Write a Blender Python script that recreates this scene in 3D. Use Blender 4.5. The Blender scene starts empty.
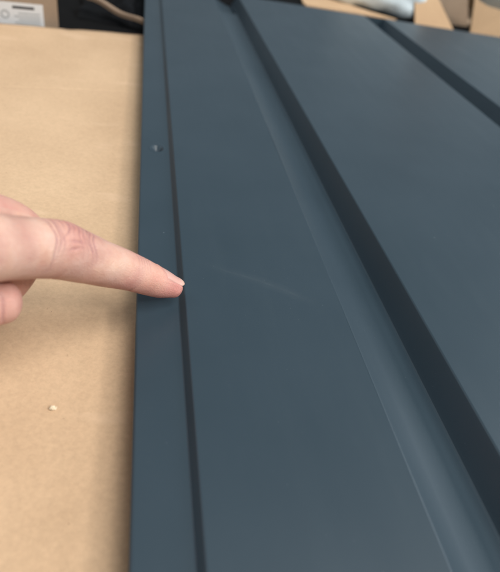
import bpy, bmesh, math, random
import numpy as np
from mathutils import Vector, Matrix, noise

random.seed(7)
S = bpy.context.scene
COL = S.collection

# ------------------------------------------------------------------ camera
cam_d = bpy.data.cameras.new("camera")
cam = bpy.data.objects.new("camera", cam_d)
COL.objects.link(cam)
RW = ((0.97480312, 0.02814086, 0.2212848),        # world x in camera axes (right, down, forward)
      (-0.14867726, -0.65757149, 0.7385762),      # world y
      (0.16629475, -0.7528664, -0.63681884))      # world z
m = Matrix.Identity(4)
for i in range(3):
    m[i][0] = RW[i][0]; m[i][1] = -RW[i][1]; m[i][2] = -RW[i][2]
m[0][3], m[1][3], m[2][3] = 0.0, 0.0, 0.150
cam.matrix_world = m
cam_d.sensor_fit = 'HORIZONTAL'; cam_d.sensor_width = 36.0
cam_d.lens = 36.0 * 501 / 500
cam_d.clip_start = 0.01; cam_d.clip_end = 50
cam_d.dof.use_dof = True
cam_d.dof.focus_distance = 0.232
cam_d.dof.aperture_fstop = 11.5
S.camera = cam

# ------------------------------------------------------------------ world and lamps (indoors)
w = bpy.data.worlds.new("World"); S.world = w; w.use_nodes = True
bg = w.node_tree.nodes["Background"]
bg.inputs[0].default_value = (0.80, 0.92, 1.0, 1)
bg.inputs[1].default_value = 0.31

def area(name, loc, target, sx, sy, power, col):
    l = bpy.data.lights.new(name, 'AREA'); l.shape = 'RECTANGLE'
    l.size = sx; l.size_y = sy; l.energy = power; l.color = col
    o = bpy.data.objects.new(name, l); COL.objects.link(o)
    o.location = loc
    o.rotation_euler = (Vector(target) - Vector(loc)).to_track_quat('-Z', 'Y').to_euler()
    return o
area("side_lamp", (2.3, -1.6, 2.35), (0.0, 0.22, 0), 0.5, 0.5, 44.0, (1.0, 0.95, 0.89))
area("ceiling_lamp", (1.3, -1.0, 2.9), (0.0, 0.6, 0), 2.3, 2.3, 128.0, (1.0, 0.97, 0.93))
area("right_fill_lamp", (3.1, 0.70, 1.35), (-0.1, 0.80, 0), 1.9, 1.3, 44.0, (0.86, 0.94, 1.0))  # added soft fill, lifts the far end and cools the channel sheen
area("left_fill_lamp", (-2.1, 1.3, 2.3), (0.0, 0.40, 0), 1.6, 1.6, 12.0, (0.86, 0.94, 1.0))  # added faint fill for the bend highlights and the panel's edge shadow

S.view_settings.view_transform = 'Standard'
S.view_settings.look = 'None'
S.view_settings.exposure = 0.07
S.view_settings.gamma = 1.0
S.view_settings.use_curve_mapping = False
S.cycles.max_bounces = 8

# ------------------------------------------------------------------ helpers
def setp(o, label=None, cat=None, group=None, kind=None):
    if label: o['label'] = label
    if cat: o['category'] = cat
    if group: o['group'] = group
    if kind: o['kind'] = kind
    return o

def empty(name, loc, label, cat):
    o = bpy.data.objects.new(name, None); COL.objects.link(o)
    o.location = loc; o.empty_display_size = 0.02
    return setp(o, label, cat)

def meshobj(name, verts, faces, mat, parent=None, origin=None, smooth=True):
    """verts in world coordinates; stored relative to parent / origin"""
    base = Vector((0, 0, 0))
    if parent is not None:
        p = parent
        while p is not None:
            base += p.location; p = p.parent
    elif origin is not None:
        base = Vector(origin)
    me = bpy.data.meshes.new(name)
    me.from_pydata([(v[0]-base.x, v[1]-base.y, v[2]-base.z) for v in verts], [], faces)
    bm = bmesh.new(); bm.from_mesh(me)
    bmesh.ops.recalc_face_normals(bm, faces=bm.faces); bm.to_mesh(me); bm.free()
    if smooth:
        for p_ in me.polygons: p_.use_smooth = True
    me.materials.append(mat)
    o = bpy.data.objects.new(name, me); COL.objects.link(o)
    if parent is not None: o.parent = parent
    elif origin is not None: o.location = base
    return o

def nodes(name):
    mt = bpy.data.materials.new(name); mt.use_nodes = True
    nt = mt.node_tree
    return mt, nt, nt.nodes["Principled BSDF"]

def N(nt, typ, **kw):
    n = nt.nodes.new(typ)
    for k, v in kw.items():
        if k in n.inputs.keys(): n.inputs[k].default_value = v
        else: setattr(n, k, v)
    return n

def ramp(nt, fac, stops, interp='LINEAR'):
    r = nt.nodes.new('ShaderNodeValToRGB'); r.color_ramp.interpolation = interp
    el = r.color_ramp.elements
    while len(el) < len(stops): el.new(0.5)
    for e, (p, c) in zip(el, stops):
        e.position = p; e.color = c if len(c) == 4 else (*c, 1)
    nt.links.new(fac, r.inputs[0]); return r

def mixc(nt, a, b, fac, mode='MIX'):
    x = nt.nodes.new('ShaderNodeMix'); x.data_type = 'RGBA'; x.blend_type = mode
    for s, v in ((0, fac), (6, a), (7, b)):
        if hasattr(v, 'links'): nt.links.new(v, x.inputs[s])
        else: x.inputs[s].default_value = v if s == 0 else (*v, 1)
    return x.outputs[2]

def fbm(x, y, z=0.0, sc=1.0):
    return noise.noise((x*sc, y*sc, z*sc))

# ------------------------------------------------------------------ materials
def m_slate():
    mt, nt, b = nodes("slate_paint"); L = nt.links.new
    tc = N(nt, 'ShaderNodeTexCoord'); geo = N(nt, 'ShaderNodeNewGeometry')
    pos = geo.outputs['Position']
    n1 = N(nt, 'ShaderNodeTexNoise', Scale=18.0, Detail=5.0); L(pos, n1.inputs['Vector'])
    n2 = N(nt, 'ShaderNodeTexNoise', Scale=1600.0, Detail=2.0); L(pos, n2.inputs['Vector'])
    base = ramp(nt, n1.outputs[0], [(0.3, (0.024, 0.041, 0.055)), (0.7, (0.028, 0.046, 0.061))])
    # handling smears (streaks along the sheet)
    mp = N(nt, 'ShaderNodeMapping'); mp.inputs['Scale'].default_value = (60, 7, 20); L(pos, mp.inputs[0])
    n3 = N(nt, 'ShaderNodeTexNoise', Scale=1.0, Detail=6.0, Roughness=0.65); L(mp.outputs[0], n3.inputs['Vector'])
    sm = ramp(nt, n3.outputs[0], [(0.52, (0, 0, 0)), (0.8, (1, 1, 1))])
    mul = N(nt, 'ShaderNodeMath', operation='MULTIPLY'); mul.inputs[1].default_value = 0.07; L(sm.outputs[0], mul.inputs[0])
    c1 = mixc(nt, base.outputs[0], (0.062, 0.088, 0.10), mul.outputs[0])
    # pale curved scuff mark across the first face
    sx = N(nt, 'ShaderNodeSeparateXYZ'); L(pos, sx.inputs[0])
    def M(op, a, b_=None):
        n = N(nt, 'ShaderNodeMath', operation=op)
        for k_, v_ in enumerate((a, b_)):
            if v_ is None: continue
            if hasattr(v_, 'links'): L(v_, n.inputs[k_])
            else: n.inputs[k_].default_value = v_
        return n.outputs[0]
    X, Y = sx.outputs[0], sx.outputs[1]
    xc = M('SUBTRACT', X, 0.0279)
    line = M('SUBTRACT', Y, M('SUBTRACT', 0.1906, M('MULTIPLY', xc, M('ADD', 0.36, M('MULTIPLY', xc, 2.6)))))
    wv = N(nt, 'ShaderNodeTexNoise', Scale=55.0, Detail=3.0); L(pos, wv.inputs['Vector'])
    line = M('ADD', line, M('MULTIPLY', M('SUBTRACT', wv.outputs[0], 0.5), 0.0045))
    al = M('ABSOLUTE', line)
    thin = ramp(nt, M('MULTIPLY', al, 1000.0), [(0.0, (0.7,)*3), (1.0, (0,)*3)])
    halo = ramp(nt, M('MULTIPLY', al, 120.0), [(0.0, (0.6,)*3), (0.55, (0,)*3)])
    win = ramp(nt, M('MULTIPLY', X, 10.0), [(0.28, (0,)*3), (0.50, (0.8,)*3), (0.68, (1,)*3), (0.84, (0,)*3)])
    brk = N(nt, 'ShaderNodeTexNoise', Scale=170.0, Detail=3.0); L(pos, brk.inputs['Vector'])
    bk = ramp(nt, brk.outputs[0], [(0.38, (0,)*3), (0.62, (1,)*3)])
    scr = M('MULTIPLY', M('MULTIPLY', M('ADD', M('MULTIPLY', thin.outputs[0], bk.outputs[0]), halo.outputs[0]), win.outputs[0]), 0.065)
    c1 = mixc(nt, c1, (0.20, 0.22, 0.22), scr)
    # fine dust
    vf = N(nt, 'ShaderNodeTexVoronoi', Scale=420.0); L(pos, vf.inputs['Vector'])
    sf = ramp(nt, vf.outputs['Distance'], [(0.05, (1,)*3), (0.12, (0,)*3)])
    rf = N(nt, 'ShaderNodeSeparateColor'); L(vf.outputs['Color'], rf.inputs[0])
    dm = N(nt, 'ShaderNodeTexNoise', Scale=30.0, Detail=2.0); L(pos, dm.inputs['Vector'])
    dmr = ramp(nt, dm.outputs[0], [(0.45, (0,)*3), (0.7, (1,)*3)])
    fd_ = M('MULTIPLY', M('MULTIPLY', M('MULTIPLY', sf.outputs[0], M('GREATER_THAN', rf.outputs[1], 0.80)), dmr.outputs[0]), 0.28)
    c1 = mixc(nt, c1, (0.22, 0.25, 0.26), fd_)
    # dust specks
    vo = N(nt, 'ShaderNodeTexVoronoi', Scale=75.0); L(pos, vo.inputs['Vector'])
    sp = ramp(nt, vo.outputs['Distance'], [(0.0, (1, 1, 1)), (0.032, (1, 1, 1)), (0.045, (0, 0, 0))])
    rnd = N(nt, 'ShaderNodeSeparateColor'); L(vo.outputs['Color'], rnd.inputs[0])
    gt = N(nt, 'ShaderNodeMath', operation='GREATER_THAN'); gt.inputs[1].default_value = 0.80; L(rnd.outputs[0], gt.inputs[0])
    ml = N(nt, 'ShaderNodeMath', operation='MULTIPLY'); L(sp.outputs[0], ml.inputs[0]); L(gt.outputs[0], ml.inputs[1])
    ml2 = N(nt, 'ShaderNodeMath', operation='MULTIPLY'); L(ml.outputs[0], ml2.inputs[0]); ml2.inputs[1].default_value = 0.16
    c2 = mixc(nt, c1, (0.30, 0.36, 0.38), ml2.outputs[0])
    L(c2, b.inputs['Base Color'])
    rr = ramp(nt, n3.outputs[0], [(0.3, (0.38,)*3), (0.8, (0.44,)*3)]); L(rr.outputs[0], b.inputs['Roughness'])
    b.inputs['Specular IOR Level'].default_value = 0.42
    bp = N(nt, 'ShaderNodeBump', Strength=0.10, Distance=0.0002); L(n2.outputs[0], bp.inputs['Height']); L(bp.outputs[0], b.inputs['Normal'])
    return mt

def m_card(name, lo, hi, fleck=True, flute=0.0):
    mt, nt, b = nodes(name); L = nt.links.new
    geo = N(nt, 'ShaderNodeNewGeometry'); pos = geo.outputs['Position']
    n1 = N(nt, 'ShaderNodeTexNoise', Scale=14.0, Detail=6.0, Roughness=0.6); L(pos, n1.inputs['Vector'])
    mp = N(nt, 'ShaderNodeMapping'); mp.inputs['Scale'].default_value = (480, 520, 400); mp.inputs['Rotation'].default_value = (0, 0, 0.3); L(pos, mp.inputs[0])
    n2 = N(nt, 'ShaderNodeTexNoise', Scale=1.0, Detail=4.0, Roughness=0.7); L(mp.outputs[0], n2.inputs['Vector'])
    c = ramp(nt, n1.outputs[0], [(0.3, lo), (0.7, hi)])
    f2 = ramp(nt, n2.outputs[0], [(0.3, (0.87,)*3), (0.7, (1.07,)*3)])
    c1 = mixc(nt, c.outputs[0], f2.outputs[0], 0.8, 'MULTIPLY')
    if fleck:
        vo = N(nt, 'ShaderNodeTexVoronoi', Scale=210.0); 
        mp2 = N(nt, 'ShaderNodeMapping'); mp2.inputs['Scale'].default_value = (1, 0.55, 1); mp2.inputs['Rotation'].default_value = (0, 0, 0.7); L(pos, mp2.inputs[0]); L(mp2.outputs[0], vo.inputs['Vector'])
        sp = ramp(nt, vo.outputs['Distance'], [(0.03, (1, 1, 1)), (0.10, (0, 0, 0))])
        sc = N(nt, 'ShaderNodeSeparateColor'); L(vo.outputs['Color'], sc.inputs[0])
        gt = N(nt, 'ShaderNodeMath', operation='GREATER_THAN'); gt.inputs[1].default_value = 0.74; L(sc.outputs[0], gt.inputs[0])
        ml = N(nt, 'ShaderNodeMath', operation='MULTIPLY'); L(sp.outputs[0], ml.inputs[0]); L(gt.outputs[0], ml.inputs[1])
        ml2 = N(nt, 'ShaderNodeMath', operation='MULTIPLY'); L(ml.outputs[0], ml2.inputs[0]); ml2.inputs[1].default_value = 0.40
        c1 = mixc(nt, c1, (lo[0]*0.55, lo[1]*0.5, lo[2]*0.45), ml2.outputs[0])
        # rubbed, paler scuffs
        mp3 = N(nt, 'ShaderNodeMapping'); mp3.inputs['Scale'].default_value = (22, 60, 30); mp3.inputs['Rotation'].default_value = (0, 0, 0.75); L(pos, mp3.inputs[0])
        n3 = N(nt, 'ShaderNodeTexNoise', Scale=1.0, Detail=3.0); L(mp3.outputs[0], n3.inputs['Vector'])
        s3 = ramp(nt, n3.outputs[0], [(0.62, (0, 0, 0)), (0.80, (1, 1, 1))])
        m3 = N(nt, 'ShaderNodeMath', operation='MULTIPLY'); m3.inputs[1].default_value = 0.55; L(s3.outputs[0], m3.inputs[0])
        c1 = mixc(nt, c1, (hi[0]*1.15, hi[1]*1.18, hi[2]*1.25), m3.outputs[0])
    L(c1, b.inputs['Base Color'])
    b.inputs['Roughness'].default_value = 0.82; b.inputs['Specular IOR Level'].default_value = 0.25
    ad = N(nt, 'ShaderNodeMath', operation='ADD'); L(n2.outputs[0], ad.inputs[0]); L(n1.outputs[0], ad.inputs[1])
    bp = N(nt, 'ShaderNodeBump', Strength=0.25, Distance=0.0006); L(ad.outputs[0], bp.inputs['Height']); L(bp.outputs[0], b.inputs['Normal'])
    return mt

def m_plain(name, col, rough=0.6, spec=0.4, var=0.12, sc=40.0, bump=0.1, dist=0.001):
    mt, nt, b = nodes(name); L = nt.links.new
    geo = N(nt, 'ShaderNodeNewGeometry')
    n1 = N(nt, 'ShaderNodeTexNoise', Scale=sc, Detail=5.0); L(geo.outputs['Position'], n1.inputs['Vector'])
    r = ramp(nt, n1.outputs[0], [(0.3, tuple(c*(1-var) for c in col)), (0.7, tuple(c*(1+var) for c in col))])
    L(r.outputs[0], b.inputs['Base Color'])
    b.inputs['Roughness'].default_value = rough; b.inputs['Specular IOR Level'].default_value = spec
    bp = N(nt, 'ShaderNodeBump', Strength=bump, Distance=dist); L(n1.outputs[0], bp.inputs['Height']); L(bp.outputs[0], b.inputs['Normal'])
    return mt

def m_skin():
    mt, nt, b = nodes("skin"); L = nt.links.new
    tc = N(nt, 'ShaderNodeTexCoord'); pos = tc.outputs['Object']
    a = N(nt, 'ShaderNodeVertexColor'); a.layer_name = 'tone'
    sc = N(nt, 'ShaderNodeSeparateColor'); L(a.outputs['Color'], sc.inputs[0])
    n1 = N(nt, 'ShaderNodeTexNoise', Scale=110.0, Detail=5.0, Roughness=0.6); L(pos, n1.inputs['Vector'])
    c0 = ramp(nt, n1.outputs[0], [(0.3, (0.53, 0.29, 0.235)), (0.5, (0.59, 0.36, 0.285)), (0.72, (0.64, 0.43, 0.35))])
    # red areas (fingertip, knuckle)
    nr = N(nt, 'ShaderNodeTexNoise', Scale=240.0, Detail=3.0); L(pos, nr.inputs['Vector'])
    rr = N(nt, 'ShaderNodeMath', operation='MULTIPLY_ADD'); L(nr.outputs[0], rr.inputs[0]); rr.inputs[1].default_value = 0.5; rr.inputs[2].default_value = 0.6
    rm = N(nt, 'ShaderNodeMath', operation='MULTIPLY'); L(rr.outputs[0], rm.inputs[0]); L(sc.outputs[0], rm.inputs[1])
    nb_ = N(nt, 'ShaderNodeTexNoise', Scale=62.0, Detail=2.0); L(pos, nb_.inputs['Vector'])
    bl = ramp(nt, nb_.outputs[0], [(0.40, (0.86, 0.80, 0.80)), (0.52, (1, 1, 1)), (0.66, (1.06, 1.05, 0.98))])
    c0b = mixc(nt, c0.outputs[0], bl.outputs[0], 0.85, 'MULTIPLY')
    c1 = mixc(nt, c0b, (0.56, 0.215, 0.185), rm.outputs[0])
    c2 = mixc(nt, c1, (0.27, 0.115, 0.13), sc.outputs[1])
    L(c2, b.inputs['Base Color'])
    b.inputs['Roughness'].default_value = 0.46; b.inputs['Specular IOR Level'].default_value = 0.42
    b.inputs['Subsurface Weight'].default_value = 0.15
    b.inputs['Subsurface Radius'].default_value = (1.0, 0.32, 0.18)
    b.inputs['Subsurface Scale'].default_value = 0.0028
    v = N(nt, 'ShaderNodeTexVoronoi', Scale=1300.0); v.feature = 'DISTANCE_TO_EDGE'
    nd = N(nt, 'ShaderNodeTexNoise', Scale=500.0, Detail=2.0); L(pos, nd.inputs['Vector'])
    vm = mixc(nt, pos, nd.outputs['Color'], 0.0015); L(vm, v.inputs['Vector'])
    rv = ramp(nt, v.outputs[0], [(0.0, (0, 0, 0)), (0.18, (1, 1, 1))])
    n2 = N(nt, 'ShaderNodeTexNoise', Scale=420.0, Detail=4.0); L(pos, n2.inputs['Vector'])
    ad = N(nt, 'ShaderNodeMath', operation='MULTIPLY_ADD'); L(n2.outputs[0], ad.inputs[0]); ad.inputs[1].default_value = 2.2; L(rv.outputs[0], ad.inputs[2])
    bp = N(nt, 'ShaderNodeBump', Strength=0.5, Distance=0.00018); L(ad.outputs[0], bp.inputs['Height']); L(bp.outputs[0], b.inputs['Normal'])
    return mt

def m_nail():
    mt, nt, b = nodes("nail"); L = nt.links.new
    a = N(nt, 'ShaderNodeVertexColor'); a.layer_name = 'tone'
    sc = N(nt, 'ShaderNodeSeparateColor'); L(a.outputs['Color'], sc.inputs[0])
    c = mixc(nt, (0.60, 0.335, 0.285), (0.62, 0.40, 0.32), sc.outputs[0]); L(c, b.inputs['Base Color'])
    b.inputs['Roughness'].default_value = 0.28; b.inputs['Subsurface Weight'].default_value = 0.15
    b.inputs['Subsurface Radius'].default_value = (1, .4, .25); b.inputs['Subsurface Scale'].default_value = 0.0015
    return mt

SLATE = m_slate()
CARD = m_card("kraft_card", (0.525, 0.36, 0.224), (0.60, 0.42, 0.266))
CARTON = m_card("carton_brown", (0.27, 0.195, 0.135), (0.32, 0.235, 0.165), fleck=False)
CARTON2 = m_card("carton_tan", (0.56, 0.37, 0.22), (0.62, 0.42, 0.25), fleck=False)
FLOORM = m_plain("dark_floor", (0.005, 0.0053, 0.006), 0.9, 0.1, 0.25, 12, 0.2)
BLACKP = m_plain("black_film", (0.004, 0.0045, 0.0055), 0.7, 0.1, 0.2, 60, 0.1)
LABELM = m_plain("label_paper", (0.60, 0.60, 0.60), 0.6, 0.3, 0.03, 60, 0.02)
INK = m_plain("label_ink", (0.045, 0.045, 0.05), 0.6, 0.3, 0.1, 80, 0.02)
INKG = m_plain("label_grey_ink", (0.36, 0.37, 0.37), 0.6, 0.3, 0.1, 80, 0.02)
FOAM = m_plain("pale_foam", (0.74, 0.84, 0.88), 0.4, 0.4, 0.03, 90, 0.1)
CRUMB = m_plain("crumb_paper", (0.68, 0.57, 0.41), 0.8, 0.2, 0.1, 600, 0.3)
LATH = m_card("lath_tan", (0.22, 0.155, 0.105), (0.26, 0.185, 0.13), fleck=False)
SKIN = m_skin(); NAIL = m_nail()

# ------------------------------------------------------------------ setting: floor
FZ = -0.0220
fv = [(-4, -3, FZ), (4, -3, FZ), (4, 6, FZ), (-4, 6, FZ)]
fl = meshobj('floor', fv, [(0, 1, 2, 3)], FLOORM, origin=(0, 0, FZ)); setp(fl, kind='structure')

# ------------------------------------------------------------------ cardboard sheet
CT = -0.0165
def card_far(x):
    y = 0.6213 + 0.19*x + 0.0006*math.sin(x*90) + 0.0008*fbm(x, 0, 3, 45)
    d = (x + 0.078)/0.006
    y -= 0.0022*math.exp(-d*d)
    return y
xs = np.unique(np.concatenate([np.linspace(-0.62, -0.2, 40), np.linspace(-0.2, 0.02, 130), np.linspace(0.02, 0.70, 40)]))
ts = np.unique(np.concatenate([np.linspace(0, 1, 150), np.linspace(0.80, 0.86, 60)]))
V = []; F = []
def cz(x, y):
    c = (y-(0.4464+0.19*x))/0.0016
    return 0.00026*fbm(x, y, 1, 11) + 0.00014*fbm(x, y, 5, 40) - 0.00030*math.exp(-c*c)
for t in ts:
    for x in xs:
        y = -0.45 + (card_far(x)+0.45)*t
        dz = cz(x, y) if x < -0.004 else min(cz(x, y), 0)
        V.append((x, y, CT + dz))
nx, ny = len(xs), len(ts)
for j in range(ny-1):
    for i in range(nx-1):
        F.append((j*nx+i, j*nx+i+1, (j+1)*nx+i+1, (j+1)*nx+i))
nb = len(V)
per = [i for i in range(nx)] + [j*nx+nx-1 for j in range(1, ny)] + [(ny-1)*nx+i for i in range(nx-2, -1, -1)] + [j*nx for j in range(ny-2, 0, -1)]
for p in per: V.append((V[p][0], V[p][1], FZ + 0.0005))
k = len(per)
for a in range(k):
    F.append((per[a], nb+a, nb+(a+1) % k, per[(a+1) % k]))
F.append(tuple(range(nb, nb+k)))
cs = meshobj('cardboard_sheet', V, F, CARD, origin=(0, 0.1, FZ))
setp(cs, 'flat tan kraft cardboard sheet lying under the slate metal panel and the hand', 'cardboard')

# ------------------------------------------------------------------ slate metal panel
panel = empty('metal_panel', (0.30, 0.25, CT), 'large slate blue painted metal panel with two pressed channels and a stepped edge', 'metal panel')
mm = 0.001
def wav(x, y):
    z = 0.00016*fbm(x, y, 9, 8) + 0.00003*fbm(x, y, 2, 20)
    # faint buckle across the first face
    d = ((y - (0.1906 - (x-0.0279)*(0.36+4.0*(x-0.0279))))) / 0.004
    if 0.01 < x < 0.11:
        z += -0.00010*math.exp(-d*d) * max(0, 1-((x-0.062)/0.034)**2)
    return z

def fillet(pts, rad, n=7):
    """round the inner corners of a polyline; returns list of runs (each run = points) split at fillet ends"""
    out = [[pts[0]]]
    for i in range(1, len(pts)-1):
        a, b, c = (Vector((*p, 0)) for p in (pts[i-1], pts[i], pts[i+1]))
        u = (a-b).normalized(); v = (c-b).normalized()
        ang = u.angle(v); d = rad/math.tan(ang/2)
        if ang > math.radians(160):                     # a soft bend: round it over its whole length
            d = 0.46*min((a-b).length, (c-b).length)
        rad_ = d*math.tan(ang/2)
        p0 = b+u*d; p1 = b+v*d
        bis = (u+v).normalized(); cen = b+bis*(rad_/math.sin(ang/2))
        a0 = p0-cen; a1 = p1-cen; tot = a0.angle(a1)
        cr = a0.cross(a1).z; sg = 1 if cr > 0 else -1
        arc = []
        for q in range(n+1):
            th = sg*tot*q/n
            arc.append((cen.x + a0.x*math.cos(th)-a0.y*math.sin(th), cen.y + a0.x*math.sin(th)+a0.y*math.cos(th)))
        out[-1].append(arc[0]); out.append(arc); out.append([arc[-1]])
    out[-1].append(pts[-1]); return out

def subdiv(run, step):
    (x0, z0), (x1, z1) = run[0], run[-1]
    n = max(1, int(math.ceil(math.hypot(x1-x0, z1-z0)/step)))
    return [(x0+(x1-x0)*i/n, z0+(z1-z0)*i/n) for i in range(n+1)]

TH = 0.0007
Y0, Y1 = -0.40, 0.826
YS = np.concatenate([np.linspace(Y0, 0.0, 40, endpoint=False), np.linspace(0.0, Y1, 330)])

def strip(name, prof, ys, parent, disp=None, y1=None):
    """sheet-metal strip: profile (x,z) extruded along y with thickness"""
    prof = list(prof); n = len(prof)
    nor = []
    for i in range(n):
        a = prof[max(0, i-1)]; b = prof[min(n-1, i+1)]
        dx, dz = b[0]-a[0], b[1]-a[1]; l = math.hypot(dx, dz) or 1
        nor.append((-dz/l, dx/l))
    V = []; F = []
    for y in ys:
        for (x, z) in prof:
            dz = wav(x, y) + (disp(x, y) if disp else 0)
            V.append((x, y, z+dz))
        for (x, z), (a, b) in zip(prof, nor):
            dz = wav(x, y) + (disp(x, y) if disp else 0)
            V.append((x-a*TH, y, z-b*TH+dz))
    W = 2*n
    for j in range(len(ys)-1):
        for i in range(n-1):
            F.append((j*W+i, j*W+i+1, (j+1)*W+i+1, (j+1)*W+i))
            F.append((j*W+n+i, (j+1)*W+n+i, (j+1)*W+n+i+1, j*W+n+i+1))
    for j in (0, len(ys)-1):
        for i in range(n-1):
            F.append((j*W+i, j*W+n+i, j*W+n+i+1, j*W+i+1))
    me_o = meshobj(name, V, F, SLATE, parent)
    return me_o

def fix_normals(o):
    me = o.data
    # keep smooth shading but sharp at the sheet's cut ends
    me.set_sharp_from_angle(angle=math.radians(50))

# profile corners (x, z) in metres
def curve(xa, xb):
    return [(xa+(xb-xa)*t, -0.013*(1-(1-t)**1.7)) for t in (1/7, 2/7, 3/7, 4/7, 5/7, 6/7)]   # six soft bends
hem = [(0.0090, -0.0161), (0.0006, -0.0161), (0.0, -0.003), (0.0187, -0.003), (0.0213, 0.0), (0.0945, 0.0)] + curve(.0945, .1258) + [
       (0.1258, -0.013), (0.1334, 0.0), (0.3325, 0.0)] + curve(.3325, .3605) + [(0.3605, -0.013), (0.3678, 0.0), (0.640, 0.0), (0.6426, -0.003), (0.6613, -0.003), (0.6613, -0.0161)]
runs = fillet(hem, 0.0012)
# runs: 0 flat,1 arc,2 flat,3 arc ... arc for corner i is runs[2*i-1]
def flat(i, step=0.004): return subdiv(runs[2*i], step)
def arc(i): return runs[2*i-1]
def join(*ls):
    o = []
    for l in ls:
        for p in l:
            if not o or math.hypot(p[0]-o[-1][0], p[1]-o[-1][1]) > 1e-7: o.append(p)
    return o

DX, DY = 0.0108, 0.3145
def dent(x, y):
    u, v = (x-DX)/0.0029, (y-DY)/0.0036
    r = math.hypot(u, v)
    z = -0.0034*math.exp(-(r**2.4)) + 0.00035*math.exp(-((r-1.5)/0.35)**2)
    return z*max(0.0, min(1.0, (3.2-r)))if r < 3.2 else 0.0
ysd = np.unique(np.concatenate([YS, np.linspace(0.303, 0.327, 73)]))
fl_prof = join(flat(0), arc(1), flat(1), arc(2), subdiv(runs[4], 0.00035))
o = strip('edge_flange', fl_prof, ysd, panel, dent); fix_normals(o)
o = strip('edge_step', join(arc(3), flat(3, 0.001), arc(4)), YS, panel); fix_normals(o)
o = strip('flat_face', flat(4), YS, panel); fix_normals(o)
def channel(c0, ycut):
    """curved floor with a steep right wall; ycut(z) gives where the floor stops"""
    fp = [arc(c0), flat(c0, 0.002)]
    for q in range(1, 7): fp += [arc(c0+q), flat(c0+q, 0.002)]
    fp = join(*fp)
    ch = strip('channel', fp, YS, panel)
    off = panel.location
    for v in ch.data.vertices:
        yc = ycut(v.co.z+off.z)
        v.co.y = Y0 + (v.co.y+off.y-Y0)*(yc-Y0)/(Y1-Y0) - off.y
    fix_normals(ch)
    wp = join(arc(c0+7), flat(c0+7, 0.002), arc(c0+8))
    b = strip('channel_wall', wp, YS, ch); fix_normals(b)
    if ycut(-0.013) < Y1-0.01:          # added lower strip, dropped so the channel's far end falls in shade
        xa, xb = fp[0][0], fp[-1][0]
        low = [(xa, -0.0008), (xa+0.0004, -0.0045)] + [(x, z-0.0035) for x, z in fp[4:-2:3] if z < -0.0015] + [(xb, -0.0164), (xb+0.0006, -0.0132)]
        e = strip('channel_shade_strip', low, np.linspace(0.695, Y1, 30), ch); fix_normals(e)
    else:                               # closed with a small end plate
        pr = fp + wp[1:]; n = len(pr)
        V = [(x, y, z) for y in (Y1-0.0012, Y1-0.0004) for x, z in pr]
        F = [tuple(range(n)), tuple(range(n, 2*n))] + [(i, (i+1) % n, n+(i+1) % n, n+i) for i in range(n)]
        meshobj('channel_end', V, F, SLATE, ch, smooth=False)
channel(5, lambda z: 0.712+0.056*min(1.0, max(0.0, -z/0.013)))
o = strip('flat_face', flat(13), YS, panel); fix_normals(o)
channel(14, lambda z: Y1-0.0015)
o = strip('flat_face', flat(22), YS, panel); fix_normals(o)
o = strip('edge_step', join(arc(23), flat(23, 0.001), arc(24)), YS, panel); fix_normals(o)
o = strip('edge_flange', join(flat(24), arc(25), flat(25)), YS, panel); fix_normals(o)

# ------------------------------------------------------------------ crumb on the cardboard
def lump(name, loc, r, mat, seed, squash=(1, 1, 0.6), sub=3, amp=0.45):
    bm = bmesh.new(); bmesh.ops.create_icosphere(bm, subdivisions=sub, radius=1)
    for v in bm.verts:
        d = 1+amp*noise.noise(Vector(v.co)*1.7+Vector((seed, 0, 0)))+0.25*amp*noise.noise(Vector(v.co)*5+Vector((seed, 3, 0)))
        v.co = Vector((v.co.x*squash[0], v.co.y*squash[1], v.co.z*squash[2]))*d*r
    V = [(v.co.x+loc[0], v.co.y+loc[1], v.co.z+loc[2]) for v in bm.verts]
    F = [tuple(v.index for v in f.verts) for f in bm.faces]; bm.free()
    return meshobj(name, V, F, mat, origin=loc, smooth=False)
lm = lump('paper_crumb', (-0.0291, 0.1193, CT+0.0006), 0.0011, CRUMB, 4.2, (1.15, 0.8, 0.7)); 
setp(lm, 'tiny pale crumb of torn paper lying on the tan cardboard below the hand', 'crumb')

# fine grit scattered on the cardboard, too small to pick apart
GV = []; GF = []
rg = random.Random(11)
for q in range(70):
    gx, gy = rg.uniform(-0.16, -0.004), rg.uniform(0.04, 0.45); r_ = rg.uniform(0.00008, 0.00018); b0 = len(GV)
    c_ = (gx, gy, CT+cz(gx, gy)+r_*0.5); a_ = rg.uniform(0, 6.28); st = rg.uniform(1, 2.6)
    for (ax, ay, az) in ((1, 0, 0), (-1, 0, 0), (0, 1, 0), (0, -1, 0), (0, 0, .7), (0, 0, -.7)):
        lx, ly = ax*r_*st, ay*r_
        GV.append((c_[0]+lx*math.cos(a_)-ly*math.sin(a_), c_[1]+lx*math.sin(a_)+ly*math.cos(a_), c_[2]+az*r_))
    for f in ((0, 2, 4), (2, 1, 4), (1, 3, 4), (3, 0, 4), (2, 0, 5), (1, 2, 5), (3, 1, 5), (0, 3, 5)): GF.append(tuple(b0+k_ for k_ in f))
GRIT = m_plain("grit_brown", (0.13, 0.09, 0.06), 0.8, 0.2, 0.2, 400, 0.1)
o = meshobj('grit', GV, GF, GRIT, origin=(-0.08, 0.2, CT), smooth=False)
setp(o, 'fine brown grit scattered over the tan cardboard', 'grit', kind='stuff')

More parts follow.
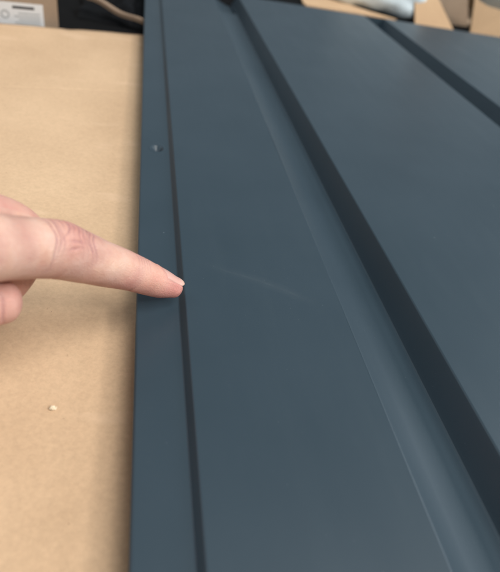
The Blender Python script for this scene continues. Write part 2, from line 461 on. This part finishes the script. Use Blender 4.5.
# ------------------------------------------------------------------ labelled carton (back left)
ang = math.atan(0.185)
def quad_box(name, o, ux, uy, sx, sy, z0, z1, mat, parent, bev=0.0012):
    """box with base corner o, horizontal axes ux, uy"""
    bm = bmesh.new(); vs = []
    for z in (z0, z1):
        for a, b in ((0, 0), (1, 0), (1, 1), (0, 1)):
            p = Vector((o[0], o[1], 0)) + ux*(a*sx) + uy*(b*sy); vs.append(bm.verts.new((p.x, p.y, z)))
    for f in ((0, 1, 2, 3), (4, 5, 6, 7), (0, 1, 5, 4), (1, 2, 6, 5), (2, 3, 7, 6), (3, 0, 4, 7)): bm.faces.new([vs[i] for i in f])
    bmesh.ops.recalc_face_normals(bm, faces=bm.faces)
    if bev: bmesh.ops.bevel(bm, geom=bm.edges[:], offset=bev, segments=2, affect='EDGES')
    bm.verts.index_update()
    V = [tuple(v.co) for v in bm.verts]; F = [tuple(v.index for v in f.verts) for f in bm.faces]; bm.free()
    return meshobj(name, V, F, mat, parent, smooth=False)
ux = Vector((math.cos(ang), math.sin(ang), 0)); uy = Vector((-math.sin(ang), math.cos(ang), 0))
RC = Vector((-0.0895, 0.6150, 0))                     # front right foot of the carton
cw, cd, chh = 0.36, 0.24, 0.20
o0 = RC - ux*cw
carton = empty('labelled_carton', (o0.x+ux.x*cw/2+uy.x*cd/2, o0.y+ux.y*cw/2+uy.y*cd/2, FZ), 'brown closed carton with white printed labels standing behind the tan cardboard', 'carton')
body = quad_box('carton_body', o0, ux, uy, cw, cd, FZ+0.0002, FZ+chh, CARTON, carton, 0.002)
quad_box('tape', o0+uy*(cd/2-0.024)-ux*0.0005, ux, uy, cw+0.001, 0.048, FZ+chh-0.0002, FZ+chh+0.0004, m_plain("brown_tape", (0.30, 0.2, 0.11), 0.3, 0.5), carton, 0)
def on_face(name, s0, s1, z0, z1, mat, parent, off=0.0006, th=0.0005):
    """thin plate on the carton front; s measured left from the right foot"""
    o_ = RC - ux*s1 - uy*off
    return quad_box(name, o_, ux, uy, s1-s0, th, z0, z1, mat, parent, 0)
lab = on_face('printed_label', 0.0145, 0.0585, FZ+0.0005, FZ+0.0235, LABELM, carton)
on_face('print_bar', 0.0230, 0.0440, FZ+0.0180, FZ+0.0205, INK, lab, 0.0008)
# grey ring mark
cv = []; cf = []
cc = RC - ux*0.0515 - uy*0.00085; n_ = 24
for r_ in (0.0028, 0.0042):
    for q in range(n_):
        th = 2*math.pi*q/n_; p = cc + ux*(r_*math.cos(th)); cv.append((p.x, p.y, FZ+0.012+r_*math.sin(th)))
for q in range(n_): cf.append((q, (q+1) % n_, n_+(q+1) % n_, n_+q))
meshobj('ring_mark', cv, cf, INKG, lab)
for q in range(4):
    on_face('print_line', 0.018, 0.043-0.004*(q % 2), FZ+0.0040+q*0.0031, FZ+0.0052+q*0.0031, INKG, lab, 0.0008)
lab2 = on_face('printed_label', 0.010, 0.046, FZ+0.0310, FZ+0.0640, LABELM, carton)
for q in range(5):
    on_face('print_line', 0.015, 0.042-0.005*(q % 3), FZ+0.036+q*0.005, FZ+0.038+q*0.005, INKG, lab2, 0.0008)

# ------------------------------------------------------------------ black plastic film crumpled behind
def film(name, x0, x1, y0, y1, h, mat, seed, base, label, cat, lean=0.3, nx_=110, ny_=80):
    V = []; F = []
    for j in range(ny_):
        for i in range(nx_):
            u, v = i/(nx_-1), j/(ny_-1)
            x = x0+(x1-x0)*u; y = y0+(y1-y0)*v
            env = math.sin(math.pi*min(1, max(0, v)))**0.6*math.sin(math.pi*u)**0.4 if 0 < v < 1 and 0 < u < 1 else 0
            r = abs(noise.noise((x*11+seed, y*11, 0)))+0.5*abs(noise.noise((x*27, y*27+seed, 1)))+0.22*abs(noise.noise((x*60, y*60+seed, 2)))
            z = base+0.0006+env*h*(0.25+1.25*(0.8-r) if r < 0.8 else 0.25)
            xx = x+0.012*noise.noise((x*20, y*20, 4)); yy = y+0.012*noise.noise((x*20, y*20, 8))
            if xx > -0.012 and yy < 0.86: z = base+0.0006+(z-base)*0.12
            V.append((xx, yy, z))
    for j in range(ny_-1):
        for i in range(nx_-1): F.append((j*nx_+i, j*nx_+i+1, (j+1)*nx_+i+1, (j+1)*nx_+i))
    o = meshobj(name, V, F, mat, origin=((x0+x1)/2, (y0+y1)/2, base)); setp(o, label, cat); return o
film('black_plastic_sheet', -0.078, 0.215, 0.665, 1.02, 0.035, BLACKP, 3.3, FZ, 'crumpled black plastic sheet on the dark floor behind the tan cardboard', 'plastic sheet')

# thin strip lying across the black film
p0 = Vector((-0.0645, 0.6824, 0.000)); p1 = Vector((0.007, 0.6435, -0.012))
d_ = (p1-p0).normalized(); sd = d_.cross(Vector((0, 0, 1))).normalized(); up = sd.cross(d_)
V = []; F = []
n_ = 30
for i in range(n_+1):
    p = p0.lerp(p1, i/n_) + up*0.0015*math.sin(i*0.3)
    for a, b in ((-0.0035, -0.002), (0.0035, -0.002), (0.0035, 0.002), (-0.0035, 0.002)):
        V.append(tuple(p+sd*a+up*b))
for i in range(n_):
    for q in range(4): F.append((i*4+q, i*4+(q+1) % 4, (i+1)*4+(q+1) % 4, (i+1)*4+q))
F += [(0, 1, 2, 3), (4*n_+3, 4*n_+2, 4*n_+1, 4*n_)]
o = meshobj('cardboard_strip', V, F, LATH, origin=tuple(p0), smooth=False)
setp(o, 'narrow brown cardboard strip lying diagonally over the black plastic sheet', 'cardboard strip')

# ------------------------------------------------------------------ things behind the panel's far end (right)
# tan offcut lying flat
V = [(0.268, 0.95, FZ), (0.285, 1.05, FZ), (0.345, 1.03, FZ), (0.40, 0.965, FZ), (0.44, 0.937, FZ), (0.27, 0.937, FZ)]
n_ = len(V); V2 = [(x, y, FZ+0.0045) for x, y, z in V]; V1 = [(x, y, FZ+0.0003) for x, y, z in V]
F = [tuple(range(n_)), tuple(range(n_, 2*n_))] + [(i, (i+1) % n_, n_+(i+1) % n_, n_+i) for i in range(n_)]
o = meshobj('cardboard_offcut', V1+V2, F, CARTON2, origin=(0.35, 0.95, FZ), smooth=False)
setp(o, 'flat tan cardboard offcut lying on the floor behind the far end of the slate panel', 'cardboard')

# pale foam bag
bm = bmesh.new(); bmesh.ops.create_cube(bm, size=1.0)
bmesh.ops.subdivide_edges(bm, edges=bm.edges[:], cuts=22, use_grid_fill=True)
for v in bm.verts:
    c = v.co.copy(); q = Vector((abs(c.x)*2, abs(c.y)*2, abs(c.z)*2))
    e = 5.0; r = (q.x**e+q.y**e+q.z**e)**(1/e) or 1; c = c/r
    n1 = noise.noise(c*5.0)*0.05+abs(noise.noise(c*11.0))*0.035
    c = c*(1-n1); v.co = Vector((c.x*0.19, c.y*0.20, c.z*0.13))
bm.verts.index_update()
rot = Matrix.Rotation(math.radians(-24), 3, 'Z')
V = []
for v in bm.verts:
    p = rot @ v.co; V.append((p.x+0.447, p.y+1.062, max(p.z+FZ+0.058, FZ+0.0004)))
F = [tuple(v.index for v in f.verts) for f in bm.faces]; bm.free()
o = meshobj('plastic_bag', V, F, FOAM, origin=(0.447, 1.062, FZ))
setp(o, 'pale blue white wrapped plastic bag lying between the tan offcut and the open carton', 'plastic bag')

# open carton with flaps
oc = empty('open_carton', (0.68, 1.08, FZ), 'open tan cardboard carton with folded flaps behind the right end of the slate panel', 'carton')
def plate(name, pts, th, mat, parent):
    p = [Vector(q) for q in pts]; nrm = (p[1]-p[0]).cross(p[2]-p[0]).normalized()
    a = [tuple(q) for q in p]; b = [tuple(q+nrm*th) for q in p]; n_ = len(a)
    F = [tuple(range(n_)), tuple(range(n_, 2*n_))] + [(i, (i+1) % n_, n_+(i+1) % n_, n_+i) for i in range(n_)]
    return meshobj(name, a+b, F, mat, parent, smooth=False)
T = 0.004
def ext(a, b, z):                                        # run the line a-b on to height z
    a = Vector(a); b = Vector(b); return tuple(a + (b-a)*((z-a.z)/(b.z-a.z)))
fa, fb, fc, fd = (0.4861, 0.935, -0.0464), (0.4662, 0.96, 0.0275), (0.5706, 0.935, -0.0355), (0.505, 0.96, 0.0298)
plate('flap', [ext(fa, fb, FZ), ext(fc, fd, FZ), ext(fc, fd, 0.075), ext(fa, fb, 0.075)], T, CARTON2, oc)
plate('side_panel', [(0.520, 0.985, FZ), (0.618, 1.0, FZ), (0.565, 1.0, 0.09), (0.490, 0.985, 0.09)], T, CARTON, oc)  # darker brown stands in for the shade between the tan flaps
plate('front_panel', [(0.598, 0.950, FZ), (0.90, 0.955, FZ), (0.90, 0.955, 0.012), (0.66, 0.952, 0.0205), (0.6405, 0.951, 0.0213), (0.6135, 0.950, 0.0243), (0.5891, 0.950, 0.0307), (0.576, 0.95, 0.045), (0.561, 0.95, 0.09)], T, CARTON2, oc)
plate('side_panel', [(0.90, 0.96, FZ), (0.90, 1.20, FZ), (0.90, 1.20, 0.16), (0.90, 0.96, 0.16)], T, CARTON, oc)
plate('back_panel', [(0.62, 1.205, FZ), (0.90, 1.205, FZ), (0.90, 1.205, 0.16), (0.62, 1.205, 0.16)], T, CARTON2, oc)
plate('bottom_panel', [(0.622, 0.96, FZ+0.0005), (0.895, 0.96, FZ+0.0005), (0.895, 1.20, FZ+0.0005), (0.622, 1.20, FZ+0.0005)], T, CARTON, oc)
# pale wrap showing over the carton's front
bm = bmesh.new(); bmesh.ops.create_icosphere(bm, subdivisions=4, radius=1)
V = []
for v in bm.verts:
    c = v.co*(1+0.12*noise.noise(v.co*2.5)+0.05*abs(noise.noise(v.co*7)))
    V.append((0.76+c.x*0.12, 1.08+c.y*0.10, FZ+0.077+c.z*0.07))
F = [tuple(v.index for v in f.verts) for f in bm.faces]; bm.free()
o = meshobj('foam_packing', V, F, FOAM, origin=(0.76, 1.08, FZ+0.005))
setp(o, 'rounded pale blue foam packing sitting inside the open tan carton', 'packing')

# ------------------------------------------------------------------ hand
def catmull(P, n):
    P = [np.array(p, float) for p in P]; P = [2*P[0]-P[1]] + P + [2*P[-1]-P[-2]]
    out = []; 
    for i in range(1, len(P)-2):
        for q in range(n):
            t = q/n; a, b, c, d = P[i-1:i+3]
            out.append(0.5*((2*b)+(c-a)*t+(2*a-5*b+4*c-d)*t*t+(3*b-a-3*c+d)*t**3))
    out.append(P[-2]); return np.array(out)

def tube(P, ra, rb, dors, n=10, seg=28, cap0=True, cap1=True):
    """lofted tapered limb: P joints, ra half widths (sideways), rb half depths (dorsal), dors = dorsal direction per joint"""
    C = catmull(P, n); A = catmull([(a, b, 0) for a, b in zip(ra, rb)], n); D = catmull(dors, n)
    V = []; F = []; rings = []
    def ring(c, t, dn, a, b):
        dn = dn - t*np.dot(dn, t); dn /= np.linalg.norm(dn); s = np.cross(dn, t)
        idx = []
        for q in range(seg):
            th = 2*math.pi*q/seg
            # palmar side a little flatter / fuller
            cb = math.sin(th)
            p = c + s*(a*math.cos(th)) + dn*(b*cb)
            idx.append(len(V)); V.append(tuple(p))
        rings.append(idx)
    N_ = len(C)
    T = np.gradient(C, axis=0); T /= np.linalg.norm(T, axis=1)[:, None]
    def cap(i, sgn):
        a, b = A[i][0], A[i][1]; L_ = 0.85*min(a, b)
        qs = [0.97, 0.85, 0.62, 0.33] if sgn < 0 else [0.33, 0.62, 0.85, 0.97]
        for q in qs:
            k_ = math.sqrt(1-q*q); ring(C[i]+T[i]*sgn*L_*q, T[i], D[i], a*k_, b*k_)
    if cap0: cap(0, -1)
    for i in range(N_): ring(C[i], T[i], D[i], A[i][0], A[i][1])
    if cap1: cap(N_-1, 1)
    for r0, r1 in zip(rings[:-1], rings[1:]):
        for q in range(seg): F.append((r0[q], r0[(q+1) % seg], r1[(q+1) % seg], r1[q]))
    for r, flip in ((rings[0], True), (rings[-1], False)):
        F.append(tuple(r[::-1] if flip else r))
    return V, F, (C, T, D, A)

HV = []; HF = []
def add(t):
    V, F, info = t; b = len(HV); HV.extend(V); HF.extend([tuple(i+b for i in f) for f in F]); return info
K = 0.001
def mmv(*p): return tuple(c*K for c in p)
# index finger (tip to knuckle)
iP = [mmv(15.5, 165.6, 5.2), mmv(9.0, 163.6, 9.5), mmv(-1.8, 159.2, 18.0), mmv(-14.0, 153.4, 27.2), mmv(-27.0, 146.8, 37.2), mmv(-37, 138.0, 44.3), mmv(-47, 128.6, 51), mmv(-58, 117.5, 57.3)]
iA = [5.2, 6.9, 7.6, 8.5, 9.8, 10.2, 11.2, 11.5]
iB = [4.8, 6.5, 7.7, 9.0, 10.6, 10.4, 11.0, 11.0]
tdir = np.array(iP[0])-np.array(iP[4]); tdir /= np.linalg.norm(tdir)
tocam = np.array([0, 0, 0.15])-np.array(iP[2]); tocam -= tdir*np.dot(tocam, tdir); tocam /= np.linalg.norm(tocam)
upi = np.cross(tocam, tdir)
if upi[1] < 0: upi = -upi
def dn(deg): 
    a = math.radians(deg); return tuple(upi*math.cos(a)+tocam*math.sin(a))
iD = [dn(13), dn(14), dn(20), dn(28), dn(34), dn(40), dn(46), dn(50)]
info_i = add(tube(iP, [a*K for a in iA], [a*K for a in iB], iD, n=12, seg=36))
# middle finger, curled behind the index finger
mP = [mmv(-66, 145, 9), mmv(-57, 149, 9.5), mmv(-48.5, 154, 14), mmv(-42, 158, 25), mmv(-42, 157.5, 36), mmv(-52, 146, 49), mmv(-70, 129, 60)]
mD = [mmv(0, 0, -1), mmv(.6, 0.2, -1), mmv(1, .3, -.3), mmv(1, .4, .2), mmv(.8, .5, .8), mmv(.3, .3, 1), mmv(.2, .2, 1)]
add(tube(mP, [6.5*K, 7.5*K, 7.8*K, 8.4*K, 9.8*K, 10.5*K, 11.5*K], [6*K, 7*K, 7.5*K, 8.2*K, 9.6*K, 10.2*K, 11*K], mD, n=10))
# ring and little fingers, curled further back
rP = [mmv(-76, 158, 8), mmv(-66, 163, 7.5), mmv(-58, 167, 12), mmv(-55, 170, 24), mmv(-60, 168, 35), mmv(-72, 158, 48), mmv(-86, 144, 58)]
add(tube(rP, [6*K, 7*K, 7.4*K, 8*K, 9*K, 10*K, 11*K], [6*K, 6.8*K, 7.2*K, 7.8*K, 8.8*K, 9.8*K, 10.5*K], mD, n=10))
lP = [mmv(-92, 166, 7), mmv(-84, 171, 7), mmv(-77, 174, 11), mmv(-75, 176, 20), mmv(-80, 174, 30), mmv(-90, 165, 42), mmv(-101, 154, 52)]
add(tube(lP, [5.4*K, 6.2*K, 6.6*K, 7*K, 7.8*K, 8.8*K, 10*K], [5.4*K, 6*K, 6.4*K, 6.8*K, 7.6*K, 8.6*K, 9.6*K], mD, n=10))
# thumb
tP = [mmv(-43.0, 133.1, 25), mmv(-50, 130, 26.5), mmv(-60, 124.5, 29.5), mmv(-74, 113, 33), mmv(-90, 101, 42), mmv(-108, 92, 52)]
tD = [mmv(.1, -1, .35)]*6
info_t = add(tube(tP, [7.6*K, 8.8*K, 9.2*K, 9.8*K, 11.5*K, 14*K], [6.6*K, 7.8*K, 8.6*K, 9.2*K, 11*K, 13*K], tD, n=10))
# palm: metacarpals running back to the wrist, then the forearm
wr = (-138, 88, 72)
for (kx, ky, kz), r in (((-58, 119, 58), 11.5), ((-70, 131, 61), 12), ((-86, 144, 57), 11.5), ((-101, 154, 51), 10.5)):
    pw = (wr[0]+(kx+80)*0.25, wr[1]+(ky-137)*0.45, wr[2])
    mid_ = tuple((a+b)/2 for a, b in zip((kx, ky, kz), pw))
    add(tube([mmv(kx, ky, kz), mmv(*mid_), mmv(*pw)], [r*K, (r+2)*K, (r+3)*K], [r*K, (r+2.5)*K, (r+3)*K], [mmv(0, 0, 1)]*3, n=10))
add(tube([mmv(-74, 118, 46), mmv(-100, 112, 50), mmv(-128, 98, 62)], [17*K, 22*K, 20*K], [11*K, 15*K, 15*K], [mmv(.1, .1, 1)]*3, n=8))
add(tube([mmv(-122, 100, 68), mmv(-150, 78, 74), mmv(-220, 20, 80), mmv(-330, -70, 82)], [23*K, 27*K, 31*K, 40*K], [18*K, 20*K, 25*K, 36*K], [mmv(0, 0, 1)]*4, n=10, seg=40))

me = bpy.data.meshes.new('hand'); me.from_pydata(HV, [], HF)
bm = bmesh.new(); bm.from_mesh(me); bmesh.ops.recalc_face_normals(bm, faces=bm.faces); bm.to_mesh(me); bm.free()
tmp = bpy.data.objects.new('hand_build', me); COL.objects.link(tmp)
rm = tmp.modifiers.new('r', 'REMESH'); rm.mode = 'VOXEL'; rm.voxel_size = 0.00062; rm.use_smooth_shade = True
sm = tmp.modifiers.new('s', 'SMOOTH'); sm.factor = 0.5; sm.iterations = 10
dg = bpy.context.evaluated_depsgraph_get()
hm = bpy.data.meshes.new_from_object(tmp.evaluated_get(dg), depsgraph=dg)
bpy.data.objects.remove(tmp, do_unlink=True)
n_ = len(hm.vertices)
co = np.empty(n_*3); hm.vertices.foreach_get('co', co); co = co.reshape(-1, 3)
no = np.empty(n_*3); hm.vertex_normals.foreach_get('vector', no); no = no.reshape(-1, 3)

# surface coordinates along the index finger: s (mm from the tip) and phi round the finger
C, Tn, Dn, A_ = info_i
seg_l = np.linalg.norm(np.diff(C, axis=0), axis=1); S_ = np.concatenate([[0], np.cumsum(seg_l)])/K
def coords(C, S_, Tn, Dn, pts):
    near = np.empty(len(pts), int); dist = np.empty(len(pts))
    for i0 in range(0, len(pts), 4000):
        d2 = ((pts[i0:i0+4000, None, :]-C[None])**2).sum(2)
        near[i0:i0+4000] = d2.argmin(1); dist[i0:i0+4000] = np.sqrt(d2.min(1))
    rel = pts-C[near]; t = -Tn[near]
    s = S_[near] - (rel*Tn[near]).sum(1)*0/K + (rel*Tn[near]).sum(1)/K
    d = Dn[near]-Tn[near]*(Dn[near]*Tn[near]).sum(1)[:, None]; d /= np.linalg.norm(d, axis=1)[:, None]
    sd = np.cross(d, Tn[near])
    phi = np.degrees(np.arctan2((rel*sd).sum(1), (rel*d).sum(1)))
    return s, phi, dist
sel = np.where((co[:, 0] > -0.062) & (np.abs(co[:, 2]) < 0.08))[0]
s, phi, dist = coords(C, S_, Tn, Dn, co[sel])
okm = dist < 0.0135
sel, s, phi = sel[okm], s[okm], phi[okm]
disp = np.zeros(n_); tone = np.zeros((n_, 4)); tone[:, 3] = 1
sp = float(S_[4*12])                                  # s of the PIP joint
rs = np.random.RandomState(5)
g = lambda x, w_: np.exp(-(x/w_)**2)
wob = np.array([noise.noise((a*0.12, b*0.03, 0.0)) for a, b in zip(s, phi)])
cre = np.zeros(len(s))
for k_ in range(11):                                   # creases over the knuckle
    off = -8.5+k_*1.75+rs.uniform(-.4, .4); c0 = rs.uniform(-28, 28); wd = rs.uniform(26, 62); dp = rs.uniform(.45, 1)
    line = s-(sp+off) - 0.9*wob*2.0 - 0.00045*(phi-c0)**2*np.sign(off+0.1)
    cre += dp*g(line, 0.42)*g(phi-c0, wd)
for k_ in range(6):                                    # short slanting cross lines
    c0 = rs.uniform(-45, 45); off = rs.uniform(-7, 6); sl = rs.uniform(-.12, .12)
    cre += 0.55*g(phi-c0-(s-sp-off)/0.16*rs.uniform(-1, 1), 2.6)*g(s-sp-off, 3.0)
sdip = float(S_[2*12])
for k_ in range(5):
    off = -3.2+k_*1.5; cre += 0.6*g(s-(sdip+off)-0.5*wob, 0.35)*g(phi, 45)
# palmar flexion folds
cre += 0.8*g(s-(sp+1.5)-1.0*wob, 0.6)*g(np.abs(phi)-150, 42)+0.6*g(s-(sdip+0.5)-wob, 0.5)*g(np.abs(phi)-150, 40)
cre = np.clip(cre, 0, 1.3)
disp[sel] += -0.00055*cre
disp[sel] += 0.00055*g(s-sp, 5.5)*g(phi, 50)           # raised knuckle skin
disp[sel] += 0.00016*wob
# nail fold
nail_s0, nail_s1, nail_phi = -3.4, 11.2, 56.0
tone[sel, 0] = np.clip(0.85*g(s-1, 13)+0.45*g(s-sp, 8)*g(phi, 70)+0.25*g(s-sdip, 8) + 0.35*g(np.abs(phi)-170, 70), 0, 1)
tone[sel, 1] = np.clip(0.75*cre, 0, 0.8)
fold = g(s-(nail_s1+0.9), 0.9)*g(phi, 52)+g(np.abs(phi)-nail_phi-7, 5)*((s > nail_s0+2) & (s < nail_s1))
disp[sel] += 0.00018*np.clip(fold, 0, 1)
inn = np.clip((nail_s1-1-s)/5, 0, 1)*np.clip((nail_phi+3-np.abs(phi))/8, 0, 1)*(s > nail_s0-2)
disp[sel] += -0.00028*inn
tone[sel, 1] = np.clip(tone[sel, 1]+0.10*g(np.abs(phi)-nail_phi, 4)*((s > nail_s0) & (s < nail_s1)), 0, .6)
# general tone of the rest of the hand
rest = np.ones(n_, bool); rest[sel] = False
tone[rest, 0] = 0.42
# thumb-tip creases
C2, T2, D2, A2 = info_t
S2 = np.concatenate([[0], np.cumsum(np.linalg.norm(np.diff(C2, axis=0), axis=1))])/K
cand = np.where(rest & (co[:, 2] < 0.045) & (co[:, 1] < 0.142) & (co[:, 0] > -0.09))[0]
s2, p2, d2_ = coords(C2, S2, T2, D2, co[cand]); okm = d2_ < 0.0115
cand, s2, p2 = cand[okm], s2[okm], p2[okm]
w2 = np.array([noise.noise((a*0.2, b*0.03, 7.0)) for a, b in zip(s2, p2)])
c2 = 0.9*g(s2-2.2-1.2*w2, 0.5)*g(p2, 60)+0.7*g(s2-5.0-w2, 0.5)*g(p2, 70)+0.5*g(s2-11-w2, 0.5)+0.5*g(s2-12.8-w2, 0.5)
disp[cand] += -0.0004*np.clip(c2, 0, 1); tone[cand, 1] = np.clip(0.5*c2, 0, .6); tone[cand, 0] = np.clip(0.22+0.15*g(s2, 8), 0, 1)
co += no*disp[:, None]
hb = Vector((-0.058, 0.119, 0.055))
co -= np.array(hb)
hm.vertices.foreach_set('co', co.ravel()); hm.update()
at = hm.color_attributes.new('tone', 'FLOAT_COLOR', 'POINT'); at.data.foreach_set('color', tone.ravel())
hm.materials.clear(); hm.materials.append(SKIN)
for p_ in hm.polygons: p_.use_smooth = True
hm.name = 'hand'
hand = bpy.data.objects.new('hand', hm); COL.objects.link(hand); hand.location = hb
setp(hand, 'bare left hand reaching in from the left, index finger pressed on the slate panel edge', 'hand')

# fingernail of the index finger
V = []; F = []; tn = []
nu, nv = 19, 25
Cs = C; 
def surf(sv, ph, lift):
    i = np.interp(max(sv, 0.0), S_, np.arange(len(S_))); i0 = min(int(i), len(C)-2); fr = i-i0
    c = C[i0]*(1-fr)+C[i0+1]*fr; t = Tn[i0]; d = Dn[i0]-t*np.dot(Dn[i0], t); d = d/np.linalg.norm(d); sd = np.cross(d, t)
    a = A_[i0][0]*(1-fr)+A_[i0+1][0]*fr; b = A_[i0][1]*(1-fr)+A_[i0+1][1]*fr
    a += lift; b += lift
    if sv < 0:                                            # nail runs on past the last ring, nearly straight
        c = C[0]+T0*sv*K; b = b-0.00006*sv*sv; a = a*(1-0.012*sv*sv)
    th = math.radians(ph)
    return c + sd*(a*math.sin(th)) + d*(b*math.cos(th))
T0 = Tn[0]
for j in range(nv):
    v = j/(nv-1); sv = nail_s0+(nail_s1-nail_s0)*v
    wdt = nail_phi*(1-0.10*v)*(min(1, (v+0.03)/0.2))**0.35*(min(1, (1.02-v)/0.22))**0.35
    for i in range(nu):
        u = 2*i/(nu-1)-1
        V.append(tuple(surf(sv, u*wdt, 0.00016-0.00034*v**2-0.00020*u**4)))
        tn.append(1.0 if v < 0.16 else (0.55 if v > 0.88 and abs(u) < .7 else 0.12))
nb = len(V)
for j in range(nv):
    for i in range(nu):
        V.append(tuple(np.array(surf(nail_s0+(nail_s1-nail_s0)*j/(nv-1), (2*i/(nu-1)-1)*nail_phi*(1-0.10*j/(nv-1))*(min(1, (j/(nv-1)+0.03)/0.2))**0.35*(min(1, (1.02-j/(nv-1))/0.22))**0.35, -0.0003)))); tn.append(0.5)
for j in range(nv-1):
    for i in range(nu-1):
        F.append((j*nu+i, j*nu+i+1, (j+1)*nu+i+1, (j+1)*nu+i)); F.append((nb+j*nu+i, nb+(j+1)*nu+i, nb+(j+1)*nu+i+1, nb+j*nu+i+1))
for i in range(nu-1):
    F.append((i, nb+i, nb+i+1, i+1)); k_ = (nv-1)*nu; F.append((k_+i, k_+i+1, nb+k_+i+1, nb+k_+i))
for j in range(nv-1):
    F.append((j*nu, (j+1)*nu, nb+(j+1)*nu, nb+j*nu)); k_ = nu-1; F.append((j*nu+k_, nb+j*nu+k_, nb+(j+1)*nu+k_, (j+1)*nu+k_))
nl = meshobj('fingernail', V, F, NAIL, hand)
at = nl.data.color_attributes.new('tone', 'FLOAT_COLOR', 'POINT')
at.data.foreach_set('color', np.array([(t, 0, 0, 1) for t in tn]).ravel())
